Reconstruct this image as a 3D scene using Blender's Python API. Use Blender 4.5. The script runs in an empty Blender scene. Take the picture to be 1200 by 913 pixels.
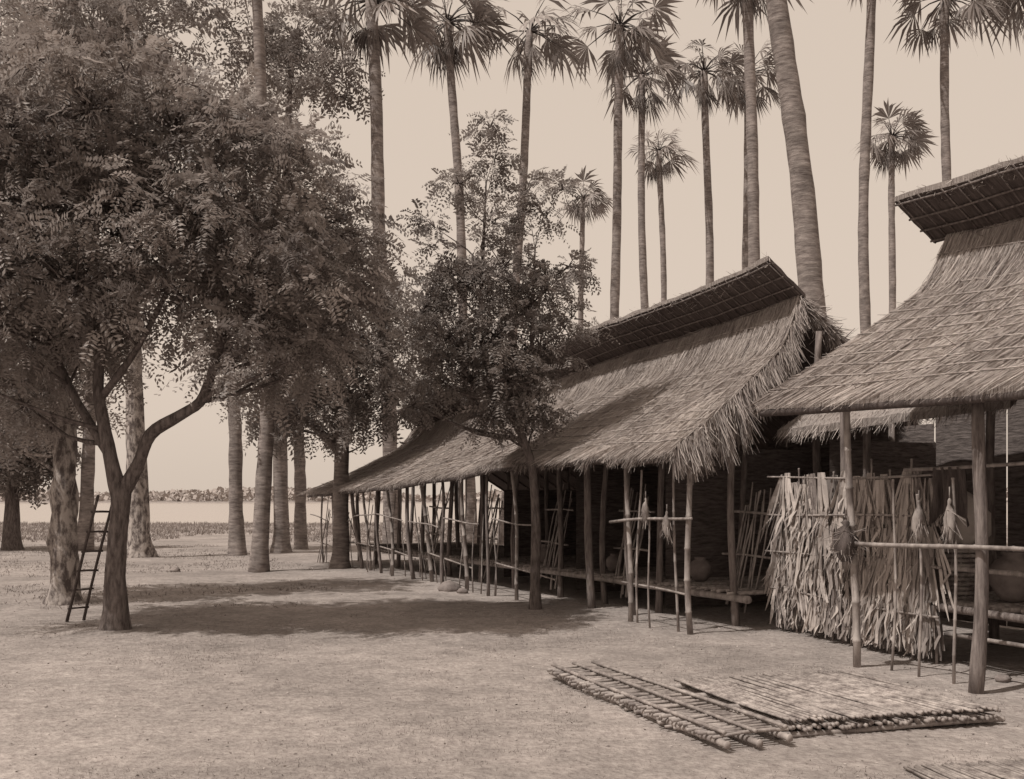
import bpy, math, random
import numpy as np
from mathutils import Vector, noise
random.seed(7); rng=np.random.default_rng(11)
scene=bpy.context.scene
R=random.uniform

# ---------------------------------------------------------------- materials
def tint(v,k=1.0):
    q=min(v/0.4,1)
    return (v, v*(0.80+0.09*q), v*(0.765+0.065*q), 1)
def material(name,a,b,scale=5.0,stretch=(1,1,1),coord='Object',attr=False,bump=0.0,bscale=None,rough=0.95,transl=0.0,contrast=(0.35,0.65),detail=8,big=0.0,spec=0.15,bdist=0.03,mid=0.0):
    m=bpy.data.materials.new(name); m.use_nodes=True
    nt=m.node_tree; N=nt.nodes; Lk=nt.links; N.clear()
    out=N.new('ShaderNodeOutputMaterial')
    tc=N.new('ShaderNodeTexCoord'); mp=N.new('ShaderNodeMapping'); mp.inputs['Scale'].default_value=stretch
    Lk.new(tc.outputs[coord],mp.inputs['Vector'])
    nz=N.new('ShaderNodeTexNoise'); nz.inputs['Scale'].default_value=scale; nz.inputs['Detail'].default_value=detail; nz.inputs['Roughness'].default_value=0.65
    Lk.new(mp.outputs[0],nz.inputs['Vector'])
    rp=N.new('ShaderNodeValToRGB'); rp.color_ramp.elements[0].position=contrast[0]; rp.color_ramp.elements[1].position=contrast[1]
    rp.color_ramp.elements[0].color=tint(a); rp.color_ramp.elements[1].color=tint(b)
    if attr:
        at=N.new('ShaderNodeAttribute'); at.attribute_name='shade'
        ad=N.new('ShaderNodeMath'); ad.operation='MULTIPLY_ADD'; ad.inputs[1].default_value=0.35
        Lk.new(nz.outputs['Fac'],ad.inputs[0])
        sb=N.new('ShaderNodeMath'); sb.operation='MULTIPLY_ADD'; sb.inputs[1].default_value=1.0; sb.inputs[2].default_value=-0.175
        Lk.new(at.outputs['Fac'],sb.inputs[0]); Lk.new(sb.outputs[0],ad.inputs[2])
        rp.color_ramp.elements[0].position=0; rp.color_ramp.elements[1].position=1
        Lk.new(ad.outputs[0],rp.inputs['Fac'])
    else:
        Lk.new(nz.outputs['Fac'],rp.inputs['Fac'])
    col=rp.outputs['Color']
    for amt,sc_ in ((big,0.35),(mid,2.6)):
        if amt<=0: continue
        n2=N.new('ShaderNodeTexNoise'); n2.inputs['Scale'].default_value=sc_; n2.inputs['Detail'].default_value=9; n2.inputs['Roughness'].default_value=.6
        Lk.new(tc.outputs['Object'],n2.inputs['Vector'])
        r2=N.new('ShaderNodeMapRange'); r2.inputs['From Min'].default_value=0.35; r2.inputs['From Max'].default_value=0.65
        r2.inputs['To Min'].default_value=1-amt; r2.inputs['To Max'].default_value=1+amt*0.4
        Lk.new(n2.outputs['Fac'],r2.inputs['Value'])
        mx=N.new('ShaderNodeVectorMath'); mx.operation='SCALE'
        Lk.new(col,mx.inputs[0]); Lk.new(r2.outputs[0],mx.inputs['Scale']); col=mx.outputs[0]
    bs=N.new('ShaderNodeBsdfPrincipled'); bs.inputs['Roughness'].default_value=rough; bs.inputs['Specular IOR Level'].default_value=spec
    Lk.new(col,bs.inputs['Base Color'])
    if bump>0:
        bn=N.new('ShaderNodeBump'); bn.inputs['Strength'].default_value=bump; bn.inputs['Distance'].default_value=bdist
        if bscale:
            n3=N.new('ShaderNodeTexNoise'); n3.inputs['Scale'].default_value=bscale; n3.inputs['Detail'].default_value=6
            Lk.new(mp.outputs[0],n3.inputs['Vector']); Lk.new(n3.outputs['Fac'],bn.inputs['Height'])
        else: Lk.new(nz.outputs['Fac'],bn.inputs['Height'])
        Lk.new(bn.outputs[0],bs.inputs['Normal'])
    if transl>0:
        tr=N.new('ShaderNodeBsdfTranslucent'); Lk.new(col,tr.inputs['Color'])
        ms=N.new('ShaderNodeMixShader'); ms.inputs[0].default_value=transl
        Lk.new(bs.outputs[0],ms.inputs[1]); Lk.new(tr.outputs[0],ms.inputs[2]); Lk.new(ms.outputs[0],out.inputs['Surface'])
    else: Lk.new(bs.outputs[0],out.inputs['Surface'])
    return m

M_ground=material('dry_earth',0.22,0.41,scale=13,bump=0.8,bscale=26,contrast=(0.30,0.70),detail=14,big=0.26,bdist=.03,mid=.20)
M_grass=material('dry_grass',0.12,0.34,attr=True,transl=0.2)
M_litter=material('leaf_litter',0.10,0.45,attr=True)
M_crop=material('crop_leaves',0.18,0.38,attr=True,transl=0.2)
M_leaf=material('tamarind_leaf',0.11,0.50,attr=True,scale=1.5,transl=0.38,rough=0.55,spec=0.4)
M_leaf2=material('small_tree_leaf',0.095,0.40,attr=True,scale=1.5,transl=0.38,rough=0.55,spec=0.35)
M_palm=material('palm_frond',0.08,0.34,attr=True,scale=1.0,transl=0.22,rough=0.5,spec=0.35)
M_bark=material('bark',0.07,0.20,scale=7,stretch=(3,3,0.8),bump=1.0)
M_bark2=material('patchy_bark',0.10,0.40,scale=4,stretch=(2,2,1.0),bump=1.0,contrast=(0.42,0.58))
M_ptrunk=material('palm_trunk',0.14,0.32,scale=2.2,stretch=(1.5,1.5,7),bump=0.8,mid=.3)
M_thatch=material('thatch',0.23,0.43,scale=3,stretch=(16,1.0,1),coord='UV',bump=1.0,big=0.25)
M_straw=material('straw',0.17,0.54,attr=True,scale=2)
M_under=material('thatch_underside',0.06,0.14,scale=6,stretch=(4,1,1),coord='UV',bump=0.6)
M_bamboo=material('bamboo',0.16,0.38,scale=4,stretch=(3,3,1),rough=0.6,spec=0.3,mid=.25)
M_batten=material('bamboo_batten',0.16,0.44,scale=3,stretch=(3,3,1),rough=0.6,spec=0.3)
M_bamboo_l=material('bleached_bamboo',0.15,0.44,scale=6,stretch=(2,2,2),rough=0.7,contrast=(.35,.65),mid=.2)
M_wood=material('weathered_wood',0.10,0.26,scale=6,stretch=(4,4,0.6),bump=0.7)
M_dark=material('dark_wood',0.06,0.13,scale=6,stretch=(4,4,0.6),bump=0.7)
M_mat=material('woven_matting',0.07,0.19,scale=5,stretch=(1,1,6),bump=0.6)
M_pleaf=material('dried_palm_leaf',0.14,0.52,attr=True,scale=3,transl=0.1)
M_cloth=material('pale_cloth',0.35,0.5,scale=4,bump=0.4)
M_clay=material('clay',0.12,0.22,scale=5,bump=0.3)
M_stone=material('stone',0.15,0.3,scale=6,bump=0.8)
M_far=material('far_trees_hazed',0.32,0.46,attr=True,scale=0.02)  # distance haze put into the leaf colour as a paler tone

# ---------------------------------------------------------------- builders
def link(ob,parent=None):
    scene.collection.objects.link(ob)
    if parent: ob.parent=parent
    return ob
def empty(name,loc=(0,0,0)):
    e=bpy.data.objects.new(name,None); e.empty_display_size=0.3
    link(e); return e
class MB:
    def __init__(s): s.v=[]; s.f=[]
    def add(s,vs,fs):
        o=len(s.v); s.v.extend([tuple(a) for a in vs]); s.f.extend([tuple(i+o for i in f) for f in fs])
    def build(s,name,mat,parent=None,smooth=True):
        me=bpy.data.meshes.new(name); me.from_pydata(s.v,[],s.f); me.update()
        if smooth: me.polygons.foreach_set('use_smooth',[True]*len(me.polygons))
        me.materials.append(mat)
        return link(bpy.data.objects.new(name,me),parent)
def tube(mb,pts,rad,n=7,jit=0.0):
    pts=[Vector(p) for p in pts]; k=len(pts)
    if not hasattr(rad,'__len__'): rad=[rad]*k
    t=(pts[1]-pts[0]).normalized()
    a=t.orthogonal().normalized(); vs=[]
    for i in range(k):
        t=(pts[min(i+1,k-1)]-pts[max(i-1,0)]).normalized()
        a=(a-t*a.dot(t)).normalized(); b=t.cross(a)
        for j in range(n):
            an=2*math.pi*j/n
            r=rad[i]*(1+ (jit*noise.noise(Vector((pts[i].x*3+j*1.7,pts[i].y,pts[i].z*2.5))) if jit else 0))
            vs.append(pts[i]+a*(r*math.cos(an))+b*(r*math.sin(an)))
    fs=[(i*n+j,i*n+(j+1)%n,(i+1)*n+(j+1)%n,(i+1)*n+j) for i in range(k-1) for j in range(n)]
    fs.append(tuple(range(n-1,-1,-1))); fs.append(tuple((k-1)*n+j for j in range(n)))
    mb.add(vs,fs)
def pole(mb,p0,p1,r0,r1=None,wob=0.02,n=7,nodes=0):
    p0=Vector(p0);p1=Vector(p1); r1=r0 if r1 is None else r1
    L=(p1-p0).length; k=max(3,int(L/0.35)+2); d=(p1-p0)
    a=d.orthogonal().normalized(); b=d.normalized().cross(a)
    pa,pb=R(0,6),R(0,6); pts=[];rs=[]
    if nodes:
        m=max(2,int(L/nodes))
        for i in range(m):
            for q,e in ((0.0,1.0),(0.93,0.98),(0.965,1.22)):
                f=(i+q)/m; pts.append(f); rs.append((r0+(r1-r0)*f)*e)
        pts.append(1.0); rs.append(r1)
        P=[p0+d*f+a*(wob*math.sin(f*4+pa))+b*(wob*math.sin(f*5+pb)) for f in pts]
    else:
        P=[];rs=[]
        for i in range(k):
            f=i/(k-1); P.append(p0+d*f+a*(wob*math.sin(f*4+pa))+b*(wob*math.sin(f*5+pb))); rs.append((r0+(r1-r0)*f)*R(0.93,1.07))
    tube(mb,P,rs,n)
def quads(name,V,shade,mat,parent=None):
    V=np.asarray(V,dtype=np.float32); n=V.shape[0]
    me=bpy.data.meshes.new(name)
    me.vertices.add(n*4); me.vertices.foreach_set('co',V.reshape(-1))
    me.loops.add(n*4); me.loops.foreach_set('vertex_index',np.arange(n*4,dtype=np.int32))
    me.polygons.add(n); me.polygons.foreach_set('loop_start',np.arange(0,n*4,4,dtype=np.int32))
    me.update(calc_edges=True)
    at=me.attributes.new('shade','FLOAT','FACE'); at.data.foreach_set('value',np.clip(np.asarray(shade,dtype=np.float32),0,1))
    me.materials.append(mat)
    return link(bpy.data.objects.new(name,me),parent)
def nrm(a): return a/np.maximum(np.linalg.norm(a,axis=-1,keepdims=True),1e-6)
def strand_quads(P,D,L,W):
    n=len(P); rv=nrm(rng.normal(size=(n,3))); S=nrm(np.cross(D,rv))*W[:,None]*0.5
    E=P+D*L[:,None]
    return np.stack([P-S,P+S,E+S*0.4,E-S*0.4],axis=1)

# ---------------------------------------------------------------- foliage
def sprigs(P,D,length,nleaf,ll,lw):
    n=len(P); rv=rng.normal(size=(n,3)); rv[:,2]+=1.6
    U=nrm(rv-D*np.sum(rv*D,axis=1,keepdims=True)); S=np.cross(D,U)
    L=length*rng.uniform(0.6,1.25,n); sc=rng.uniform(.7,1.25,n)
    out=[]
    for k in range(nleaf):
        t=(k+0.6)/nleaf
        b=P+D*(L*t)[:,None]; b[:,2]-=(L*t*t*0.35)
        for sg in (-1,1):
            ld=nrm(S*sg+D*0.45-U*0.2+rng.normal(size=(n,3))*0.22)
            l=ll*sc*(1-0.35*abs(t-0.5))*rng.uniform(0.8,1.2,n)
            wd=nrm(np.cross(ld,U))*(lw*sc)[:,None]*0.5
            mid=b+ld*(l*0.5)[:,None]
            out.append(np.stack([b,mid+wd,b+ld*l[:,None],mid-wd],axis=1))
    return np.concatenate(out,0),n
def crown(name,clumps,mat,parent,tips=26,per=12,length=0.28,nleaf=7,ll=0.075,lw=0.026,sub=0.24,dens=1.0,twigs=None,spread=1.12):
    Ps=[];Ds=[];Sh=[]
    for c in clumps:
        x,y,z,r=c[:4]; C=np.array([x,y,z])
        nt=max(5,int(tips*dens*(r/0.8)**2))
        dv=nrm(rng.normal(size=(nt,3))); rr=r*rng.uniform(0.3,spread,nt)**0.8
        off=dv*rr[:,None]; off[:,2]*=0.85
        csh=R(-0.1,0.1)
        for i in range(nt):
            T=C+off[i]
            if twigs is not None: tube(twigs,[C+off[i]*0.1,C+off[i]*0.6+np.array([0,0,0.05]),T],[0.014,0.008,0.003],4)
            m=int(per*R(0.5,1.5)); s=sub*R(0.6,1.4)
            q=rng.normal(size=(m,3))*s*0.6; q[:,2]*=0.55
            Ps.append(T+q); d=nrm(q/s+dv[i]*0.7+rng.normal(size=(m,3))*0.35+np.array([0,0,-0.15])); Ds.append(d)
            Sh.append(np.full(m,0.45+csh+R(-0.22,0.25))+rng.uniform(-0.15,0.15,m))
    P=np.concatenate(Ps);D=np.concatenate(Ds);S=np.concatenate(Sh)
    V,n=sprigs(P,D,length,nleaf,ll,lw)
    return quads(name,V,np.tile(S,nleaf*2),mat,parent)
def tree(name,limbs,clumps,leafmat,barkmat,jit=0.25,**kw):
    e=empty(name); mb=MB(); nodes=[]
    for lb in limbs:
        pts=[];rs=[]
        for i in range(len(lb)-1):
            a=lb[i];b=lb[i+1]
            for q in range(4):
                f=q/4; pts.append(Vector([a[j]+(b[j]-a[j])*f for j in range(3)])); rs.append(a[3]+(b[3]-a[3])*f)
        pts.append(Vector(lb[-1][:3])); rs.append(lb[-1][3])
        for _ in range(2):
            pts=[pts[0]]+[(pts[i-1]+pts[i]*2+pts[i+1])/4 for i in range(1,len(pts)-1)]+[pts[-1]]
        tube(mb,pts,rs,12,jit); nodes+= [(p,r) for p,r in zip(pts,rs)][4:]
    for c in clumps:
        C=Vector(c[:3]); best=min(nodes,key=lambda q:(q[0]-C).length+max(0,(q[0].z-C.z+0.5))*2.0)
        p=best[0]; d=C-p
        if d.length<0.15: continue
        mid=p+d*0.5+Vector((R(-.15,.15),R(-.15,.15),-0.08*d.length+R(-.05,.1)))*min(1,d.length)
        r=min(best[1]*0.5,0.012+0.014*d.length)
        pts=[p,p+(mid-p)*0.5+Vector((0,0,-0.02)),mid,mid+(C-mid)*0.5,C]
        tube(mb,pts,[r,r*0.85,r*0.7,r*0.5,r*0.25],6,0.2)
    tw=MB(); crown('foliage',clumps,leafmat,e,twigs=tw,**kw)
    mb.build('trunk_and_limbs',barkmat,e); tw.build('twigs',barkmat,e)
    return e
def double(cl,dy,sc=0.9):
    out=[]
    for i,c in enumerate(cl):
        x,z,r=c; y0=dy[0]; sp=dy[1]
        out.append((x,y0-sp*R(0.3,1),z,r*R(.85,1)))
        out.append((x+R(-.25,.25)*r,y0+sp*R(0.3,1),z+R(-.25,.2)*r,r*sc))
    return out

main_limbs=[
 [(-5.15,13.3,-.1,.21),(-5.14,13.3,.25,.15),(-5.16,13.3,.8,.125),(-5.1,13.3,1.4,.12),(-5.08,13.3,1.9,.125)],
 [(-5.08,13.3,1.75,.10),(-4.84,13.3,2.15,.085),(-4.68,13.2,2.55,.078),(-4.27,13.1,2.76,.07),(-3.97,13.1,2.92,.066),(-3.83,13.1,3.35,.055),(-3.7,13.2,3.9,.045),(-3.2,13.3,4.6,.03)],
 [(-5.1,13.3,1.75,.11),(-5.25,13.3,2.4,.085),(-5.45,13.4,3.2,.07),(-5.3,13.4,4.1,.055),(-5,13.3,5.1,.04),(-4.8,13.3,6.3,.02)],
 [(-5.25,13.3,2.3,.06),(-5.9,13.6,3.2,.05),(-6.4,13.8,4.3,.04),(-7,13.8,5.4,.03)],
 [(-5.4,13.4,3.0,.05),(-4.75,13,3.6,.04),(-4.2,12.9,4.6,.03)]]
cl=[(-6.2,6.2,1.0),(-5.2,6.5,.95),(-4.25,6.35,.8),(-3.35,6.05,.75),(-2.7,5.6,.62),(-2.15,5.0,.5),(-6.0,4.85,1.0),(-4.9,5.3,1.0),
 (-3.8,5.2,.92),(-2.9,4.75,.75),(-2.4,4.25,.5),(-6.1,3.85,.8),(-5.2,4.2,.75),(-4.1,4.25,.7),(-3.05,3.85,.6),(-2.5,3.5,.35),(-6.6,3.1,.5),
 (-7.3,6,1),(-7.3,4.4,1),(-5.8,7.1,.55),(-4.8,7.0,.5),(-3.85,6.8,.35),(-3.3,3.4,.35)]
tree('tamarind_tree',main_limbs,double(cl,(13.2,1.1)),M_leaf,M_bark,tips=32,per=12,dens=1.0,ll=.088,lw=.033,length=.3,spread=1.22)
t2=[(-8.1,3.6,.9),(-7.3,3.5,.5),(-8.9,4.3,1.1),(-7.4,4.6,.9),(-9,2.9,.6),(-8.5,5.8,1.1),(-8.2,7.4,1.1),(-7.9,8.8,.9),(-7.0,8.6,.6),(-8.7,9.4,.9)]
tree('tamarind_tree',[[(-7.42,17,-.1,.34),(-7.42,17,.3,.24),(-7.45,17,1.2,.21),(-7.4,17,2.4,.19),(-7.6,17.1,3.6,.15),(-7.8,17.2,5.2,.1),(-8,17.3,7.5,.06)],
  [(-7.5,17,2.6,.14),(-8.3,17.2,3.4,.09),(-9,17.2,4.5,.05)]],double(t2,(17.2,.9)),M_leaf,M_bark2,jit=0.5,tips=18,per=10,length=.34,ll=.11,lw=.042,sub=.3,dens=.8)
t3=[(-4.25,4.9,1.2),(-3.5,4.1,.75),(-4.9,3.9,.85),(-5.5,4.7,1.0),(-3.3,5.1,.75),(-3.9,6.0,1.0),(-5.95,3.8,.7),(-3.7,3.5,.5),(-6.4,5,1.0),(-3.4,7.1,.7),(-4.4,7.4,.9),(-4.9,6.3,1.0),(-2.6,4.6,.5),(-2.3,5.6,.4),(-2.7,6.4,.4),(-5.6,8.0,1.0)]
tree('tamarind_tree',[[(-4.25,25.3,-.1,.33),(-4.25,25.3,.3,.22),(-4.22,25.3,1.6,.19),(-4.2,25.3,3.2,.17),(-4.3,25.3,5,.11),(-4.3,25.3,7,.05)],
  [(-4.2,25.3,2.8,.1),(-5.3,25.1,3.9,.07),(-6.2,25.1,4.8,.04)]],double(t3,(25.0,1.0)),M_leaf2,M_ptrunk,tips=14,per=10,length=.42,nleaf=6,ll=.15,lw=.055,sub=.36,dens=.75,spread=1.2)
t4=[(-6.75,16.0,1.2),(-5.5,15.1,.7),(-7.7,14.9,.9),(-8.1,16.3,.9),(-6.2,14.6,.6)]
tree('tall_tree',[[(-7.3,32.4,-.1,.42),(-7.3,32.4,.4,.25),(-7.35,32.4,5,.2),(-7.2,32.4,11,.13),(-7.0,32.4,15.5,.08)]],double(t4,(32,1)),M_leaf2,M_ptrunk,tips=9,per=9,length=.6,nleaf=6,ll=.2,lw=.07,sub=.45,dens=.8,spread=1.35)
t5=[(-10.5,15.3,1.2),(-12.3,15.6,1.3),(-14,15.8,1.3),(-13.3,14.6,1.1),(-11.5,14.2,1.0),(-14.8,14,1.2),(-9.6,16.2,.9)]
tree('tall_tree',[[(-10.9,30,-.1,.5),(-10.9,30,.5,.31),(-11,30,3,.27),(-11.2,30,9,.16),(-12,30,15,.08)]],double(t5,(30,1)),M_leaf2,M_bark2,jit=.5,tips=10,per=9,length=.6,nleaf=6,ll=.2,lw=.07,sub=.45,dens=.8,spread=1.3)
t6=[(-16.4,2.9,1.0),(-17.5,4.1,1.7),(-15.6,3.7,1.0),(-16.1,5.0,1.4),(-18.5,3,1.2)]
tree('tall_tree',[[(-16.6,34,-.1,.4),(-16.6,34,.5,.26),(-16.6,34,2.5,.2),(-16.6,34,5,.1)]],double(t6,(34,1)),M_leaf2,M_bark,tips=13,per=10,length=.55,nleaf=6,ll=.2,lw=.08,sub=.45,dens=.8)
sm=[(-.92,5.04,.52),(-.13,5.17,.52),(.48,4.8,.42),(-1.0,4.15,.47),(-.26,4.15,.55),(.42,4.0,.48),(0,3.4,.46),(-.65,3.5,.42),(-1.25,3.6,.34),(.4,3.1,.34),(-1.35,4.5,.3),(-.4,2.95,.3),
 (-.33,5.85,.32),(-.8,6.45,.32),(-.26,6.8,.3),(-.33,7.35,.2),(.2,6.3,.28),(.5,5.95,.24),(-1.15,5.75,.24),(.85,5.2,.26),(.9,4.4,.26),(-1.5,3.1,.22),(.75,6.3,.16)]
smc=[]
for x,z,r in sm:
    smc.append((x,15.6-R(.1,.4),z,r))
    if z<5.3: smc.append((x+R(-.1,.1),15.6+R(.1,.5),z+R(-.1,.1),r*.8))
tree('small_tree',[[(.35,15.7,-.1,.12),(.35,15.7,.3,.085),(.38,15.7,1.2,.072),(.33,15.65,2.2,.064),(.12,15.5,2.75,.058),(-.25,15.5,3.3,.05),(-.5,15.6,4.2,.04),(-.45,15.7,5.3,.03),(-.4,15.8,6.6,.012)],
 [(.12,15.5,2.7,.05),(.3,15.5,3.4,.04),(.3,15.5,4.4,.025),(.35,15.5,5.5,.012)],[(-.3,15.5,3.4,.03),(-.8,15.4,3.9,.025),(-1.1,15.4,4.6,.012)]],
 smc,M_leaf2,M_bark,tips=56,per=11,length=.22,nleaf=6,ll=.074,lw=.030,sub=.15,dens=1.0,spread=1.3)

# ---------------------------------------------------------------- palms
def palm(base,top,r0,r1,cr=1.75,nl=22,bend=0.3):
    e=empty('palmyra_palm'); mb=MB()
    b=Vector(base);t=Vector(top); k=40; pts=[];rs=[]
    bd=Vector((R(-1,1),R(-1,1),0))*bend; ph=R(0,6)
    for i in range(k):
        f=i/(k-1); pts.append(b+(t-b)*f+bd*math.sin(f*math.pi)+Vector((.06*math.sin(f*9+ph),0,0))*math.sin(f*math.pi))
        rs.append((r0+(r1-r0)*f)*(1+0.5*math.exp(-f*22))*R(.94,1.06))
    tube(mb,pts,rs,12,0.08); mb.build('trunk',M_ptrunk,e)
    Q=[];S=[]; st=MB(); wind=Vector((.22,.05,0)); nl=int(nl*R(.8,1.1)); nd=int(R(4,9))
    for i in range(nl+nd):
        dead=i>=nl
        el=math.radians(R(-85,-50)) if dead else math.asin(max(-1,min(1,-0.5+1.45*(i+R(.1,.9))/nl)))
        az=i*2.39996+R(-.6,.6)
        d=(Vector((math.cos(el)*math.cos(az),math.cos(el)*math.sin(az),math.sin(el)))+wind*(0 if dead else 1)).normalized()
        lp=cr*R(.40,.72)*(0.75 if dead else 1); lb=cr*R(.46,.68)*(0.8 if dead else 1)
        c=t+d*lp+Vector((0,0,-.12*lp))
        tube(st,[t,t+d*lp*.5+Vector((0,0,.02)),c],[.035,.025,.015],4)
        d2=(d+Vector((0,0,R(-.8,-.2)))).normalized()
        s=d2.cross(Vector((0,0,1)))
        if s.length<.1: s=Vector((1,0,0))
        s.normalize(); up=s.cross(d2); ro=R(-1.2,1.2); s=(s*math.cos(ro)+up*math.sin(ro)).normalized(); up=s.cross(d2).normalized()
        nb=17; span=math.radians(R(65,100) if not dead else 45)
        sh=(R(.3,.85) if not dead else R(.05,.6)); fold=R(-.5,-.15)
        for j in range(nb):
            if R(0,1)<.06: continue
            a=-span+2*span*j/(nb-1); L=lb*(.74+.26*math.cos(a*.9))*R(.75,1.1)
            bd_=(d2*math.cos(a)+s*math.sin(a)+up*(.14 if j%2 else -.04)+up*(fold*abs(a)/span)).normalized()
            w=s*math.cos(a)-d2*math.sin(a); hw=L*.5*math.tan(span/(nb-1))*1.1
            m=c+bd_*L*.55; tp=c+bd_*L+Vector((0,0,-R(.1,.4)*L))+wind*L*.3
            Q.append([c[:],(m+w*hw)[:],tp[:],(m-w*hw)[:]]); S.append(sh+R(-.15,.15))
    quads('fronds',Q,S,M_palm,e); st.build('frond_stalks',M_palm,e)
    return e
for b,t,r0,r1,cr in [
 ((-3.73,32),(-4.4,32,17.3),.25,.18,2.2),((-1.49,38),(-2.4,38,19.4),.2,.15,2.0),((-.32,38.5),(.66,38.5,19.3),.19,.14,2.0),
 ((4.23,40),(4.23,40,20.2),.2,.16,2.1),((5.94,44),(5.57,44,19.9),.19,.14,1.9),((8.94,58),(8.3,58,21.4),.2,.15,1.8),((4.9,65),(4.5,65,20.8),.2,.15,1.8),
 ((8.5,45),(8.44,45,20.5),.2,.15,1.95),((10.9,47),(10.8,47,21.2),.2,.15,1.9),((8.2,32),(7.35,32,18.4),.2,.16,1.9),((6.78,21),(5.12,21,14.4),.30,.19,1.8),
 ((13.4,38),(13.4,38,22),.21,.17,1.8),((19.15,52),(19.3,52,20.1),.2,.15,1.9),((16.5,38),(16.05,38,20.3),.19,.15,2.0),((-5.94,24),(-6.14,24,15.4),.19,.11,1.7),
 ((-14.2,34),(-14.5,34,18.3),.22,.15,2.0),((-8.3,31),(-9.0,31,9.5),.22,.17,1.6),((-7.1,34.5),(-7.6,34.5,11),.2,.15,1.6),((18.9,37),(18.8,37,20.3),.2,.15,1.9)]:
    palm((b[0],b[1],-.2),t,r0,r1,cr,bend=0.12 if r0>.28 else .3)

# ---------------------------------------------------------------- ground, water, far bank
def hgt(x,y):
    z=0.035*noise.noise(Vector((x*.35,y*.35,0)))+0.02*noise.noise(Vector((x*1.6,y*1.6,3)))
    if y<32: z+=.008*noise.noise(Vector((x*5,y*5,8)))
    if y>70: z-=1.8*min(1,(y-70)/25)
    if y>640: z+=2.6*min(1,(y-640)/60)
    return z
xs=np.concatenate([[-3000,-1500,-800,-400,-200,-120,-80,-50,-35,-25],np.arange(-18,-8,.3),np.arange(-8,6,.12),np.arange(6,14.01,.3),[18,25,35,50,80,120,200,400,800,1500,3000]])
ys=np.concatenate([[-300,-80,-20,-5,0,2,3],np.arange(4,14,.1),np.arange(14,32,.25),np.arange(32,60,1.2),np.arange(60,100,4),[120,160,240,400,600,640,660,700,800,1200,2500]])
vs=[(x,y,hgt(x,y)) for y in ys for x in xs]; nx=len(xs)
fs=[(j*nx+i,j*nx+i+1,(j+1)*nx+i+1,(j+1)*nx+i) for j in range(len(ys)-1) for i in range(nx-1)]
g=MB(); g.add(vs,fs); g.build('ground',M_ground)
mw=bpy.data.materials.new('river_water'); mw.use_nodes=True
bs=mw.node_tree.nodes['Principled BSDF']; bs.inputs['Base Color'].default_value=(.35,.30,.27,1); bs.inputs['Roughness'].default_value=.25
nz=mw.node_tree.nodes.new('ShaderNodeTexNoise'); nz.inputs['Scale'].default_value=.6
bp=mw.node_tree.nodes.new('ShaderNodeBump'); bp.inputs['Strength'].default_value=.15
mw.node_tree.links.new(nz.outputs['Fac'],bp.inputs['Height']); mw.node_tree.links.new(bp.outputs[0],bs.inputs['Normal'])
w=MB(); w.add([(-3000,80,-.85),(3000,80,-.85),(3000,690,-.85),(-3000,690,-.85)],[(0,1,2,3)]); w.build('water',mw,smooth=False)
Q=[];S=[]
for i in range(24000):
    x=R(-700,700); y=R(680,760); h=(7.5+6*noise.noise(Vector((x*.009,0,0)))+3*noise.noise(Vector((x*.04,2,0))))
    z=R(0,1)**.8*max(2,h); r=R(1.0,2.2); a=Vector((R(-1,1),R(-.6,.6),R(-1,1))).normalized()*r; b=Vector((R(-1,1),R(-.6,.6),R(-1,1))).normalized()*r
    c=Vector((x,y,z)); Q.append([(c-a)[:],(c-b)[:],(c+a)[:],(c+b)[:]]); S.append(.5+R(-.3,.3))
quads('distant_tree_line',Q,S,M_far)

def tufts(name,n,xr,yr,hr,mat,w=.008,blades=5,flt=None,spread=.03,shr=(0,1)):
    P=np.stack([rng.uniform(*xr,n),rng.uniform(0,1,n)**1.0*(yr[1]-yr[0])+yr[0],np.zeros(n)],1)
    if flt: P=P[[bool(flt(p[0],p[1])) for p in P]]
    for p in P: p[2]=hgt(p[0],p[1])-.005
    n=len(P); P=np.repeat(P,blades,0); P[:,:2]+=rng.normal(size=(len(P),2))*spread
    D=rng.normal(size=(len(P),3))*.7; D[:,2]=1; D=nrm(D)
    V=strand_quads(P,D,rng.uniform(*hr,len(P)),np.full(len(P),w))
    quads(name,V,rng.uniform(*shr,len(P)),mat)
gf=lambda x,y: noise.noise(Vector((x*.45,y*.45,7)))+.5*noise.noise(Vector((x*2,y*2,1)))>R(-.15,.5) and (x<3.9-.5*(y-9.07) )
tufts('grass',26000,(-7,5),(5,16),(.008,.03),M_grass,w=.004,blades=5,flt=gf,spread=.04)
tufts('grass',6000,(-20,0),(16,38),(.02,.07),M_grass,w=.014,blades=4,spread=.08,flt=lambda x,y:noise.noise(Vector((x*.25,y*.25,4)))>-.1 and x<3.2-.5*(y-9.07))
tufts('crop_field',14000,(-48,2),(40,78),(.08,.26),M_crop,w=.04,blades=5,spread=.14,flt=lambda x,y: abs((y/1.6)%1-.5)<.32 and noise.noise(Vector((x*.12,y*.12,9)))>-.25)
n=11000
P=np.stack([rng.uniform(-10,6,n),5+17*rng.uniform(0,1,n)**1.2,np.zeros(n)],1)
for p in P: p[2]=hgt(p[0],p[1])+.005
a=rng.normal(size=(n,3));a[:,2]*=.3;a=nrm(a); b=rng.normal(size=(n,3));b[:,2]*=.3; b=nrm(b-a*np.sum(a*b,1,keepdims=True))
sz=(rng.uniform(0,1,n)**2*.014+.004)[:,None]
quads('fallen_leaves',np.stack([P-a*sz,P-b*sz*.5,P+a*sz,P+b*sz*.5],1),rng.uniform(0,1,n),M_litter)
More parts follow.
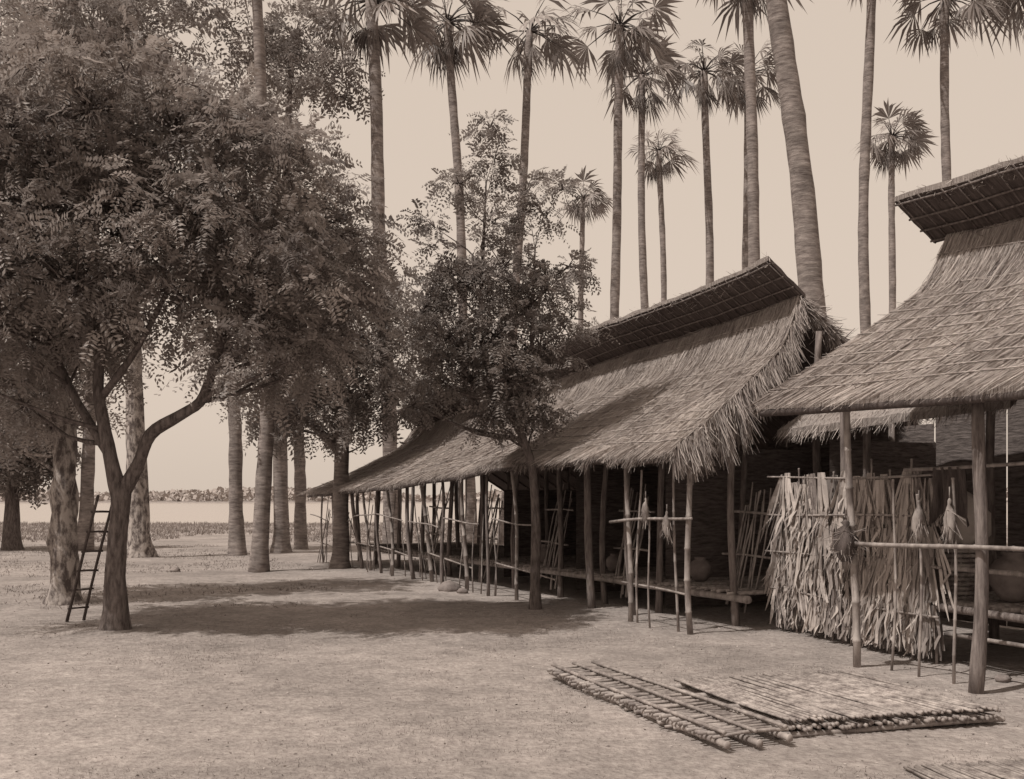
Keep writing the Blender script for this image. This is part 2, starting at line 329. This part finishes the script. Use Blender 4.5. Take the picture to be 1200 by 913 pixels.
def rock(name,x,y,r):
    mb=MB(); vs=[];fs=[]; n=12;m=8
    for i in range(m+1):
        th=math.pi*i/m
        for j in range(n):
            ph=2*math.pi*j/n; d=Vector((math.sin(th)*math.cos(ph),math.sin(th)*math.sin(ph),math.cos(th)))
            rr=r*(1+.35*noise.noise(d*1.5+Vector((x,y,0)))); vs.append((x+d.x*rr*1.3,y+d.y*rr,d.z*rr*.7+r*.3))
    fs=[(i*n+j,i*n+(j+1)%n,(i+1)*n+(j+1)%n,(i+1)*n+j) for i in range(m) for j in range(n)]
    mb.add(vs,fs); mb.build(name,M_stone)
rock('stone',-1.15,19.0,.17)
for x,y,r in [(-6.2,25.5,.12),(-.9,18.6,.08),(-7.9,24,.1),(4.6,9.6,.06)]: rock('stone',x,y,r)

# ---------------------------------------------------------------- sheds
O=Vector((4.12,9.07,0)); Ud=Vector((-.447,.894,0)); Vd=Vector((.894,.447,0))
def L(s,w,z): return O+Ud*s+Vd*w+Vector((0,0,z))
def slab(name,F,na,nb,th,mat,matu,parent,rough=.025):
    vs=[]
    for k in (0,1):
        for i in range(na+1):
            for j in range(nb+1):
                p=F(i/na,j/nb)
                if k==0: p=p+Vector((0,0,rough*noise.noise(p*2.2)+rough*.6*noise.noise(p*7)))
                else: p=p-Vector((0,0,th))
                vs.append(p)
    G=(na+1)*(nb+1); idx=lambda k,i,j:k*G+i*(nb+1)+j
    fs=[];mi=[]
    for i in range(na):
        for j in range(nb):
            fs.append((idx(0,i,j),idx(0,i+1,j),idx(0,i+1,j+1),idx(0,i,j+1))); mi.append(0)
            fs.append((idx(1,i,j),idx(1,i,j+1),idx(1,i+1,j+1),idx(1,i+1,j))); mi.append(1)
    for i in range(na):
        for j in (0,nb): fs.append((idx(0,i,j),idx(1,i,j),idx(1,i+1,j),idx(0,i+1,j))); mi.append(0)
    for j in range(nb):
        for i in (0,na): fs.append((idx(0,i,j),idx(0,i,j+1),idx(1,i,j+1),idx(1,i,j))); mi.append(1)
    me=bpy.data.meshes.new(name); me.from_pydata([tuple(v) for v in vs],[],fs); me.update()
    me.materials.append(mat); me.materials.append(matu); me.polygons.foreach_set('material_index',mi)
    ul=me.uv_layers.new(name='UVMap')
    for lp in me.loops:
        p=Vector(vs[lp.vertex_index])-O
        ul.data[lp.index].uv=(p.dot(Ud),p.dot(Vd)+p.z*.7)
    return link(bpy.data.objects.new(name,me),parent)
def lerp(a,b,f): return a+(b-a)*f
def shed_roof(e,sE,sR,zE,zR,wE=-.3,wR=2.5,nst=12000,gable_near=True,fr_len=(.15,.5),fr_n=2200,flap=True,eave_n=1500,flap_s=None,eavefr=(.05,.18)):
    prof=[(0,0),(.25,.17),(.5,.36),(.75,.565),(.86,.67),(.93,.81),(1,1)]
    def pz(b):
        for i in range(len(prof)-1):
            if b<=prof[i+1][0]+1e-9:
                f=(b-prof[i][0])/(prof[i+1][0]-prof[i][0]); return lerp(prof[i][1],prof[i+1][1],f)
        return 1
    def F(a,b):
        s=lerp(lerp(sE[0],sE[1],a),lerp(sR[0],sR[1],a),b)
        sag=-.06*math.sin(a*math.pi)*1+.05*noise.noise(Vector((s*.9,b*2,zE[0])))
        z=lerp(lerp(zE[0],zE[1],a),lerp(zR[0],zR[1],a),pz(b))+sag
        return L(s,lerp(wE,wR,b),z)
    Ls=abs(sE[1]-sE[0]); na=int(Ls*5)
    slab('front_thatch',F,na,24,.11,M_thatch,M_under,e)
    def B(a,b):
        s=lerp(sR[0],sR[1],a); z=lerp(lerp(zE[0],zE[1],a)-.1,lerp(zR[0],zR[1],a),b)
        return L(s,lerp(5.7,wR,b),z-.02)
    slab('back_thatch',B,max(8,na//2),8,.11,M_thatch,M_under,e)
    n=nst; aa=rng.uniform(0,1,n); bb=rng.uniform(.03,1,n)
    P=np.array([F(a,b)[:] for a,b in zip(aa,bb)]); P2=np.array([F(a,max(0,b-.08))[:] for a,b in zip(aa,bb)])
    D=nrm(nrm(P2-P)+rng.normal(size=(n,3))*np.array([.07,.07,.025])); P[:,2]+=rng.uniform(.004,.026,n)
    patch=np.array([noise.noise(Vector((a*Ls*.8,b*3,4))) for a,b in zip(aa,bb)])
    V=[strand_quads(P,D,rng.uniform(.12,.5,n),rng.uniform(.004,.010,n))]; Sh=[.54+.4*patch+rng.uniform(-.22,.25,n)]
    n=nst//12; aa=rng.uniform(0,1,n); bb=rng.uniform(.03,1,n)
    P=np.array([F(a,b)[:] for a,b in zip(aa,bb)]); P[:,2]+=rng.uniform(.01,.04,n)
    D=rng.normal(size=(n,3)); D[:,2]=D[:,2]*.3-.3
    V.append(strand_quads(P,nrm(D),rng.uniform(.06,.25,n),rng.uniform(.004,.009,n))); Sh.append(rng.uniform(.2,1,n))
    n=eave_n; aa=rng.uniform(0,1,n); P=np.array([F(a,R(0,.02))[:] for a in aa]); P[:,2]-=rng.uniform(-.02,.1,n)
    ev=np.array([.7+1.1*noise.noise(Vector((a*Ls*2.5,3,1))) for a in aa])
    D=np.tile(np.array([-.35,-.17,-1.0]),(n,1))+rng.normal(size=(n,3))*.22
    V.append(strand_quads(P,nrm(D),rng.uniform(*eavefr,n)*np.maximum(.3,ev),rng.uniform(.005,.013,n))); Sh.append(rng.uniform(0,.8,n))
    if gable_near:
        n=fr_n; bb=rng.uniform(0,1.0,n); P=np.array([F(0,b)[:] for b in bb])
        clump=np.array([noise.noise(Vector((b*14,1,2)))for b in bb])
        P[:,2]+=rng.uniform(-.12,.02,n); P+=np.outer(rng.uniform(-.02,.12,n),np.array(Ud))
        D=np.tile(np.array([.24,-.42,-1.0]),(n,1))+rng.normal(size=(n,3))*.2; D[:,2]-=rng.uniform(0,1.2,n)
        V.append(strand_quads(P,nrm(D),rng.uniform(*fr_len,n)*np.maximum(.3,1+1.4*clump),rng.uniform(.006,.018,n))); Sh.append(rng.uniform(0,.8,n))
        n=fr_n//2; bb=rng.uniform(0.3,1.0,n); P=np.array([B(0,b)[:] for b in bb])
        P[:,2]+=rng.uniform(-.12,.05,n)
        D=np.tile(np.array([.4,-.5,-.7]),(n,1))+rng.normal(size=(n,3))*.35
        V.append(strand_quads(P,nrm(D),rng.uniform(*fr_len,n)*.9,rng.uniform(.006,.018,n))); Sh.append(rng.uniform(0,.6,n))
    mb=MB()
    for b in (.05,.13,.22,.31,.40,.49,.58,.67,.76,.85,.95):
        m=int(Ls/.6)+2; ph=R(0,6); pts=[F(i/(m-1),min(1,max(0,b+.008*math.sin(i*.6+ph)+R(-.003,.003))))+Vector((0,0,.036)) for i in range(m)]
        tube(mb,pts,.008,5)
    k=int(Ls*1.5)
    for i in range(k):
        a0=(i+.3+R(-.3,.3))/k; a1=min(1,max(0,a0+R(-.3,.6)/Ls)); b0=R(0,.4); b1=R(.55,.98)
        tube(mb,[F(lerp(a0,a1,f),lerp(b0,b1,f))+Vector((0,0,.042)) for f in (0,.2,.4,.6,.8,1)],.008,5)
    mb.build('thatch_battens',M_batten,e)
    pl=MB(); m=int(Ls/.8)+2
    tube(pl,[F(i/(m-1),.01)+Vector((0,0,-.15+R(-.01,.01))) for i in range(m)],.04,8)
    for b in (.3,.6,.9): tube(pl,[F(i/(m-1),b)+Vector((0,0,-.17)) for i in range(m)],.03,6)
    kk=int(Ls/.8)
    for i in range(kk+1):
        a=.01+.98*i/kk; tube(pl,[F(a,b)+Vector((0,0,-.13)) for b in (.0,.25,.5,.75,.97)],.028,6)
        tube(pl,[B(a,b)+Vector((0,0,-.13)) for b in (.0,.5,.97)],.028,6)
    pl.build('rafters',M_dark,e)
    if flap:
        f0,f1=flap_s
        def K(a,b):
            s=lerp(f0,f1,a); z=lerp(zR[0],zR[1],a)+lerp(-.03,.40,b)+.04*noise.noise(Vector((s*1.3,5,b)))-.04*math.sin(a*math.pi)
            return L(s,lerp(wR+.06,wR-.62,b)+.04*noise.noise(Vector((0,b*4,s))),z+.05)
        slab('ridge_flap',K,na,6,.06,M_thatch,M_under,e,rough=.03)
        rb=MB()
        for b in (.1,.35,.62,.96):
            tube(rb,[K(i/10,b)+Vector((0,0,-.085)) for i in range(11)],.014,5)
        nb=int(abs(f1-f0)/.22)
        for i in range(nb+1):
            a=min(.995,max(.003,(i+R(-.2,.2))/nb)); tube(rb,[K(a,0.02)+Vector((0,0,-.075)),K(min(1,a+R(-.006,.006)),1.0+R(0,.06))+Vector((0,0,-.07))],.010,5)
        rb.build('ridge_lattice',M_wood,e)
        n=int(abs(f1-f0)*260); P=np.array([K(R(0,1),R(.7,1))[:] for _ in range(n)]); P[:,2]+=rng.uniform(-.05,.02,n)
        D=rng.normal(size=(n,3))*.5+np.array([-.7,-.35,-.05])
        V.append(strand_quads(P,nrm(D),rng.uniform(.03,.13,n),rng.uniform(.004,.01,n))); Sh.append(rng.uniform(0,1,n))
    quads('straw',np.concatenate(V),np.concatenate(Sh),M_straw,e)
    return F

hut=empty('thatched_hut'); shed=empty('thatched_shed'); shed2=empty('thatched_shed')
shed_roof(hut,(-4.5,2.55),(-4.5,2.45),(2.70,2.77),(4.8,4.9),nst=42000,fr_n=900,fr_len=(.03,.14),eave_n=2600,flap_s=(-4.5,2.7),eavefr=(.02,.08))
shed_roof(shed,(4.1,8.6),(5.0,9.2),(2.36,2.44),(4.63,4.40),nst=34000,fr_n=6000,fr_len=(.12,.45),flap_s=(4.95,9.29),eave_n=3200,eavefr=(.05,.24))
shed_roof(shed2,(8.45,21),(9.1,20.3),(2.34,1.92),(4.40,3.68),nst=38000,fr_n=600,fr_len=(.03,.10),eave_n=4500,flap_s=(9.295,20.0))

def Cn(a,b): return L(lerp(1.2,4.9,a),lerp(2.0,3.4,b),lerp(lerp(2.78,2.66,a),lerp(3.9,3.5,a),b))
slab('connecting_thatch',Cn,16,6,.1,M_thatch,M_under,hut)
n=3500; P=np.array([Cn(R(0,1),R(0,.3))[:] for _ in range(n)]);P[:,2]+=rng.uniform(-.1,.03,n)
D=np.tile(np.array([-.5,-.3,-.8]),(n,1))+rng.normal(size=(n,3))*.2
quads('connecting_straw',strand_quads(P,nrm(D),rng.uniform(.06,.24,n),rng.uniform(.005,.012,n)),rng.uniform(0,1,n),M_straw,hut)

pw=MB(); pb=MB()
def zeave(s):
    if s<3: return 2.62
    if s<8.4: return 2.3+.02*(s-4)
    return lerp(2.24,1.86,(s-8.4)/12.6)
hp=MB(); hb=MB()
pole(hp,L(0,0,-.1),L(-.05,-.02,2.62),.066,.052,.03,9)
pole(hb,L(1.43,0,-.1),L(1.5,-.05,2.6),.042,.036,.02,8,nodes=.38)
for s,w,h,r in [(-.3,.5,2.5,.028),(-.62,.1,2.6,.028),(.35,.15,1.9,.016),(.75,.15,1.75,.014),(1.15,.2,1.9,.014),(-1.3,.0,2.6,.04)]:
    pole(hb,L(s,w,-.05),L(s+R(-.05,.05),w,h),r,r*.85,.02,7,nodes=.3)
for s,w in [(2.9,1.3),(.2,2.3),(1.9,2.6),(-1.2,2.4),(3.6,2.4),(-.2,1.0)]: pole(hp,L(s,w,-.1),L(s,w,3.2),.06,.05,.02,8)
pole(hb,L(1.5,-.07,1.28),L(-1.6,-.09,1.24),.024,.02,.02,7,nodes=.35)
pole(hb,L(1.9,1.0,1.0),L(-1.6,1.0,.95),.03,.025,.01,7,nodes=.35)
pole(hp,L(1.2,.9,.58),L(-2.6,.9,.55),.04,.04,.01,8)
pole(hb,L(1.2,1.0,.3),L(-1.6,.9,.3),.022,.022,.01,7,nodes=.35)
hp.build('posts',M_wood,hut); hb.build('bamboo_stakes',M_bamboo,hut)
pole(pb,L(4.2,0,-.1),L(4.2,-.05,2.3),.040,.034,.03,8,nodes=.4)
pole(pb,L(4.5,.02,-.05),L(4.6,0,2.2),.02,.016,.02,7,nodes=.3)
pole(pb,L(5.55,-.02,-.1),L(5.6,-.05,2.3),.038,.03,.025,8,nodes=.4)
pole(pb,L(5.4,.0,-.1),L(5.35,0,2.1),.016,.016,.02,7,nodes=.3)
pole(pb,L(4.95,-.1,-.05),L(5.0,-.1,1.5),.014,.012,.015,6,nodes=.3)
pole(pb,L(5.9,-.14,1.38),L(4.05,-.1,1.48),.022,.018,.015,7,nodes=.35)
pole(pb,L(5.8,.0,.55),L(4.3,.0,.5),.016,.016,.01,6,nodes=.35)
pole(pw,L(6.3,.5,-.1),L(6.3,.4,2.5),.045,.04,.03,8); pole(pw,L(7.35,.45,-.1),L(7.3,.3,2.5),.065,.055,.03,8)
post_s=[9.05,10.1,11.2,12.2,13.1,14.06,15.1,16.1,16.9,17.7,18.7,19.7,20.6]
for i,s in enumerate(post_s):
    r=R(.03,.055); tgt=pw if i%2 else pb
    if tgt is pw: pole(pw,L(s,R(-.05,.15),-.1),L(s+R(-.15,.15),-.05,zeave(s)+.02),r,r*.8,.035,8)
    else: pole(pb,L(s,R(-.05,.15),-.1),L(s+R(-.15,.15),-.05,zeave(s)+.02),r*.85,r*.7,.03,8,nodes=.35)
    for k in range(2):
        q=s+R(.1,.95); pole(pb,L(q,R(-.1,.4),-.05),L(q+R(-.1,.1),R(-.05,.3),R(1.2,zeave(q)-.05)),R(.011,.02),.011,.02,6,nodes=.3)
    if i%2==0:
        pole(pb,L(s+.7,-.12,R(1.1,1.4)),L(s-.9,-.1,R(1.1,1.4)),.016,.014,.02,6,nodes=.3)
    if i%3==0: pole(pb,L(s+.9,.05,R(.4,.7)),L(s-1.2,.05,R(.4,.7)),.018,.016,.02,6,nodes=.3)
for s in np.arange(4.7,21,1.6):
    for w,h in ((1.05,3.0),(2.6,4.2),(4.0,3.0)): pole(pw,L(s+R(-.15,.15),w,-.1),L(s,w,h*(1-.012*(s-4))-.1),.055,.045,.03,7)
sl=MB(); s=4.4
while s<20.6:
    pole(sl,L(s,.95+R(-.06,.04),.46+R(-.012,.012)),L(s+R(-.02,.02),4.1,.46),.022,.02,.008,5); s+=.11
pole(sl,L(4.3,1.0,.40),L(12,1.0,.40),.05,.045,.015,8); pole(sl,L(12,1.0,.40),L(20.6,1.0,.40),.05,.045,.015,8)
sl.build('bamboo_platform',M_bamboo,shed)
sl=MB(); s=-3
while s<2.2:
    pole(sl,L(s,1.0,.62),L(s,3.9,.62),.025,.02,.006,5); s+=.11
sl.build('bamboo_platform',M_bamboo,hut)
for s0,w0,nn,sp in [(3.6,1.9,9,.75),(4.7,1.7,9,.7),(7.1,1.3,8,.6),(9.6,1.3,7,.6),(12.4,1.3,6,.6),(15.0,1.2,6,.7)]:
    for k in range(nn):
        s=s0+sp*k/nn; pole(pb,L(s,w0-.25,R(.05,.5)),L(s+.12+R(-.12,.12),w0+.15,R(1.6,2.05)),R(.012,.024),.012,.02,6,nodes=.3)
    pole(pb,L(s0-.2,w0-.1,.9),L(s0+sp+.2,w0-.1,.92),.018,.018,.01,6); pole(pb,L(s0-.2,w0,1.5),L(s0+sp+.2,w0,1.52),.018,.018,.01,6)
pw.build('posts',M_wood,shed); pb.build('bamboo_poles',M_bamboo,shed)
def wall(e,s0,s1,w,z0,z1):
    mb=MB(); k0=max(1,round((s1-s0)/1.1)); dd=(s1-s0)/k0
    for c in range(k0):
        s=s0+c*dd; q=s+dd-.01; t=z1+R(-.12,.1); ww=w+R(-.03,.03); m=5
        vs=[]
        for k in range(m+1):
            for j in range(5):
                vs.append(L(lerp(s,q,k/m),ww+.03*noise.noise(Vector((s+k*.4,j,1))),lerp(z0,t,j/4)))
        fs=[(k*5+j,k*5+j+1,(k+1)*5+j+1,(k+1)*5+j) for k in range(m) for j in range(4)]
        mb.add(vs,fs)
    mb.build('matting_wall',M_mat,e)
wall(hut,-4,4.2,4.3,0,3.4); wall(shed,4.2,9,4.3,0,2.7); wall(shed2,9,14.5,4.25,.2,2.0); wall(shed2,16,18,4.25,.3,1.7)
def part(e,s,w0,w1,z1):
    mb=MB(); vs=[L(s+.02*math.sin(k*2),lerp(w0,w1,k/6),z) for k in range(7) for z in (.05,z1*.5,z1)]
    mb.add(vs,[(k*3+j,k*3+j+1,k*3+j+4,k*3+j+3) for k in range(6) for j in range(2)]); mb.build('matting_partition',M_mat,e)
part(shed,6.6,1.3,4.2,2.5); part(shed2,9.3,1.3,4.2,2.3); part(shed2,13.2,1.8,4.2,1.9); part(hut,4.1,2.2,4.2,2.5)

# ---------------------------------------------------------------- palm leaf screen
scn=empty('palm_leaf_screen')
A0=L(1.25,.95,0); A1=L(4.2,1.40,0); dx=(A1-A0); dn=dx.normalized(); nv=Vector((-dn.y,dn.x,0)); 
if nv.y>0: nv=-nv
fr=MB()
for z in (.5,1.0,1.5,1.95): pole(fr,A0-dn*.15+Vector((0,0,z))+nv*.10,A1+dn*.1+Vector((0,0,z+.02))+nv*.10,.014,.012,.02,6,nodes=.3)
for k in range(9): 
    f=(k+.1)/8.4; pole(fr,A0+dx*f+Vector((0,0,-.03)),A0+dx*f+Vector((R(-.04,.04),0,R(2.0,2.2))),.015,.012,.012,6,nodes=.3)
fr.build('frame',M_bamboo,scn)
Q=[];S=[]
for zt,ln,cnt in ((.62,(.40,.66),330),(1.05,(.45,.85),380),(1.5,(.4,.9),380),(1.98,(.4,1.0),420)):
    for k in range(cnt):
        if k%9==0: f0=R(0,1); ctr=A0+dx*f0; sh0=R(.15,.95); fan=R(-.3,.3); zt0=zt+R(-.14,.06); off=R(.0,.09); lk=R(.8,1.15)
        j=k%9-4
        p=ctr+dn*(j*.014)+nv*(off+R(0,.02))+Vector((0,0,zt0))
        ang=fan+j*.06+R(-.06,.06); d=(Vector((0,0,-1))+dn*ang+nv*R(.0,.08)).normalized()
        l=R(*ln)*lk; wd=R(.010,.028); m=6; px=p; tw=R(-.8,.8); cv=R(-.1,.1)
        for q in range(m):
            nd=(d+nv*(.06*math.sin(q*1.3+k))+dn*(R(-.07,.07)+cv*q/m)+(dn*R(-.8,.8)+nv*R(0,.6) if q>=m-2 and k%3==0 else Vector((0,0,0)))).normalized()
            p2=px+nd*l/m
            s0=(dn*math.cos(tw)+nv*math.sin(tw)); tw+=R(-.35,.35); s1=(dn*math.cos(tw)+nv*math.sin(tw))
            w0=wd*(.5+.5*math.sin(math.pi*(q+.4)/(m+.8))); w1=wd*(.5+.5*math.sin(math.pi*(q+1.4)/(m+.8))) if q<m-1 else wd*.2
            if p2.z<.03: break
            Q.append([(px-s0*w0)[:],(px+s0*w0)[:],(p2+s1*w1)[:],(p2-s1*w1)[:]]); S.append(sh0+R(-.16,.16)); px=p2
quads('leaves',Q,S,M_pleaf,scn)
Q=[];S=[]
for k in range(300):
    f=R(0,1); p=A0+dx*f-nv*R(.03,.06)+Vector((0,0,R(.6,2.0))); d=(Vector((0,0,-1))+dn*R(-.2,.2)).normalized(); l=R(.5,.9); l=min(l,p.z-.02); s=dn*R(.03,.05)
    Q.append([(p-s)[:],(p+s)[:],(p+d*l+s*.4)[:],(p+d*l-s*.4)[:]]); S.append(R(0,.4))
quads('backing_leaves',Q,S,M_pleaf,scn)

# ---------------------------------------------------------------- hung bundles, jars, baskets
def bundle(name,c,h,r,mat,n=70,parent=None,droop=1.0):
    mb=MB(); c=Vector(c)
    tube(mb,[c+Vector((0,0,h*.75)),c+Vector((0,0,h*.45))],.006,5)
    prof=[(.5,.12),(.44,.35),(.36,.22),(.25,.6),(.05,1.0),(-.2,.9),(-.4,.6),(-.5,.35)]
    tube(mb,[c+Vector((R(-.01,.01),R(-.01,.01),h*z)) for z,_ in prof],[r*q for _,q in prof],12,.5)
    e=empty(name); mb.build('core',mat,e)
    P=np.array([c+Vector((R(-r,r)*.6,R(-r,r)*.6,h*R(-.3,.3))) for _ in range(n)])
    D=rng.normal(size=(n,3))*.3; D[:,2]-=droop
    quads('loose_fibres',strand_quads(P,nrm(D),rng.uniform(.3*h,.6*h,n),rng.uniform(.006,.014,n)),rng.uniform(0,.6,n),M_pleaf,e)
bundle('hanging_fibre_bundle',L(5.0,-.14,1.55),.34,.05,M_bamboo); bundle('hanging_fibre_bundle',L(4.55,-.12,1.38),.34,.05,M_bamboo)
bundle('hanging_fibre_bundle',L(.75,.12,1.5),.38,.06,M_bamboo); bundle('hanging_fibre_bundle',L(.38,.1,1.5),.42,.055,M_bamboo)
bundle('dark_leaf_bundle',L(1.48,-.1,1.28),.42,.12,M_dark,n=160,droop=.3)
def lathe(name,c,prof,mat,parent=None,n=20,jit=.03):
    mb=MB(); c=Vector(c); tube(mb,[c+Vector((0,0,z)) for z,_ in prof],[r for _,r in prof],n,jit); return mb.build(name,mat,parent)
jar=[(0,.1),(.05,.16),(.18,.24),(.32,.25),(.42,.18),(.46,.11),(.5,.13),(.51,.12)]
lathe('clay_jar',L(.85,1.6,.65),jar,M_clay); lathe('clay_jar',L(6.0,1.5,.49),[(z*.7,r*.7) for z,r in jar],M_clay); lathe('clay_jar',L(8.2,1.4,.49),[(z*.6,r*.6) for z,r in jar],M_clay)
lathe('clay_jar',L(10.8,1.5,.49),[(z*.7,r*.7) for z,r in jar],M_clay)
def basket(name,c,h,r):
    e=empty(name); mb=MB(); c=Vector(c)
    for i in range(12):
        f=i/11; rr=r*(.75+.3*math.sin(f*2.2)); pts=[c+Vector((rr*math.cos(a),rr*math.sin(a),h*f)) for a in np.linspace(0,2*math.pi,22)]
        tube(mb,pts,h/24,5)
    for j in range(18):
        a=2*math.pi*j/18; tube(mb,[c+Vector((r*(.77+.3*math.sin(f*2.2))*math.cos(a),r*(.77+.3*math.sin(f*2.2))*math.sin(a),h*f)) for f in (0,.25,.5,.75,1.05)],.009,4)
    mb.build('weave',M_bamboo_l,e)
basket('basket',L(1.5,1.5,.65),.55,.25)
mb=MB(); c=L(1.45,1.5,1.19)
prof=[(0,.05),(.03,.18),(.15,.24),(.32,.25),(.48,.2),(.6,.1),(.66,.04)]
tube(mb,[c+Vector((.04*math.sin(z*7),0,z)) for z,_ in prof],[r for _,r in prof],18,.55); mb.build('cloth_sack',M_cloth)
mb=MB(); vs=[];m=18
for i in range(m):
    for j in range(8):
        vs.append(L(.75+.38*i/(m-1),.75+.04*math.sin(i*1.5+j*.3)+.02*j*math.sin(i*.6),2.02-.075*j*(1+.15*math.sin(i*.8))))
mb.add(vs,[(i*8+j,i*8+j+1,(i+1)*8+j+1,(i+1)*8+j) for i in range(m-1) for j in range(7)]); mb.build('hanging_cloth',M_dark)
mb=MB(); pole(mb,L(1.5,.75,2.02),L(-1.4,.75,2.04),.02,.018,.01,7,nodes=.35); mb.build('hanging_rail',M_bamboo,hut)

# ---------------------------------------------------------------- bamboo lattice mats on the ground
def bmat(name,c,ns,rs,rp,z,cross,mat=M_bamboo_l,ext=.06,layers=1,wob=.008,jz=.007):
    a,b,cc,d=[Vector((q[0],q[1],z)) for q in c]; e=empty(name); mb=MB(); mp=MB()
    for i in range(ns):
        f=(i+R(-.2,.2))/(ns-1); f=min(1,max(0,f)); p=a.lerp(b,f); q=d.lerp(cc,f); dd=(q-p).normalized()
        pole(mb,p-dd*R(0,ext)+Vector((0,0,R(-jz,jz))),q+dd*R(0,ext)+Vector((0,0,R(-jz,jz))),rs*R(.8,1.15),rs*.9,wob,6,nodes=.4)
    for f in cross:
        p=a.lerp(d,f); q=b.lerp(cc,f); dd=(q-p).normalized()
        pole(mp,p-dd*.1+Vector((0,0,-rs-rp)),q+dd*.12+Vector((0,0,-rs-rp)),rp,rp*.9,.008,8,nodes=.3)
        if layers>1: pole(mp,p-dd*.06+Vector((0,0,rs+rp*.6)),q+dd*.08+Vector((0,0,rs+rp*.6)),rp*.6,rp*.5,.006,7,nodes=.3)
    mb.build('slats',mat,e); mp.build('cross_poles',M_bamboo,e); return e
bmat('bamboo_lattice',[(.36,9.62),(1.36,6.92),(1.9,7.12),(.84,9.86)],56,.016,.028,.10,(.08,.5,.92),mat=M_bamboo,layers=2)
bmat('bamboo_lattice',[(.5,9.3),(1.2,7.4),(1.7,7.6),(1.0,9.5)],22,.014,.026,.045,(.1,.9),mat=M_bamboo)
bmat('bamboo_mat',[(1.42,8.85),(2.98,9.25),(3.62,7.72),(1.95,7.30)],72,.0125,.026,.13,(.04,.3,.62,.95),layers=1,wob=.006,ext=.08,jz=.007)
bmat('bamboo_mat',[(1.46,8.8),(2.95,9.18),(3.60,7.68),(1.97,7.26)],60,.016,.024,.075,(.04,.5,.99),mat=M_bamboo)
bmat('bamboo_mat',[(2.45,6.35),(3.6,6.6),(4.2,5.2),(2.7,4.9)],60,.010,.012,.03,(.03,.5,.95),wob=.005,jz=.004)

# ---------------------------------------------------------------- ladder
ld=MB(); b0=Vector((-6.12,14.35,0)); t0=Vector((-5.32,13.42,1.75)); sd=Vector((.09,.08,0))
for k in (-1,1): pole(ld,b0+sd*k,t0+sd*k*.8,.022,.018,.008,7)
for i in range(6):
    f=(i+.7)/6.5; p=b0.lerp(t0,f); pole(ld,p-sd*1.2,p+sd*1.2,.014,.014,.003,6)
ld.build('wooden_ladder',M_dark)

# ---------------------------------------------------------------- light, sky, camera
el=math.radians(57); ldir=Vector((.84,.54,0)).normalized()*math.cos(el)+Vector((0,0,-math.sin(el)))
sun=bpy.data.lights.new('sun','SUN'); sun.energy=3.7; sun.angle=math.radians(.6); sun.color=(1,.95,.88)
so=bpy.data.objects.new('sun',sun); so.rotation_euler=ldir.to_track_quat('-Z','Y').to_euler(); so.location=(-10,-10,20); link(so)
wd=bpy.data.worlds.new('World'); scene.world=wd; wd.use_nodes=True; nt=wd.node_tree
bg=nt.nodes['Background']; bg.inputs['Strength'].default_value=.115
sk=nt.nodes.new('ShaderNodeTexSky'); sk.sky_type='NISHITA'; sk.sun_disc=False; sk.sun_elevation=el; sk.sun_rotation=math.atan2(-ldir.x,-ldir.y); sk.dust_density=4
bw=nt.nodes.new('ShaderNodeRGBToBW'); nt.links.new(sk.outputs[0],bw.inputs[0])
vm=nt.nodes.new('ShaderNodeVectorMath'); vm.operation='SCALE'; vm.inputs[0].default_value=(1.0,.84,.71); nt.links.new(bw.outputs[0],vm.inputs['Scale'])
mx=nt.nodes.new('ShaderNodeMix'); mx.data_type='RGBA'; mx.inputs['Factor'].default_value=.25
mx.inputs['A'].default_value=(7.3,6.1,5.1,1); nt.links.new(vm.outputs[0],mx.inputs['B']); nt.links.new(mx.outputs['Result'],bg.inputs['Color'])
cam=bpy.data.cameras.new('camera'); cam.sensor_width=36; cam.lens=36; cam.shift_y=(585-456.5)/1200; cam.clip_end=6000
co=bpy.data.objects.new('camera',cam); co.location=(0,0,1.7); co.rotation_euler=(math.radians(90),0,0); link(co); scene.camera=co
scene.view_settings.view_transform='Standard'; scene.view_settings.look='None'; scene.view_settings.exposure=0
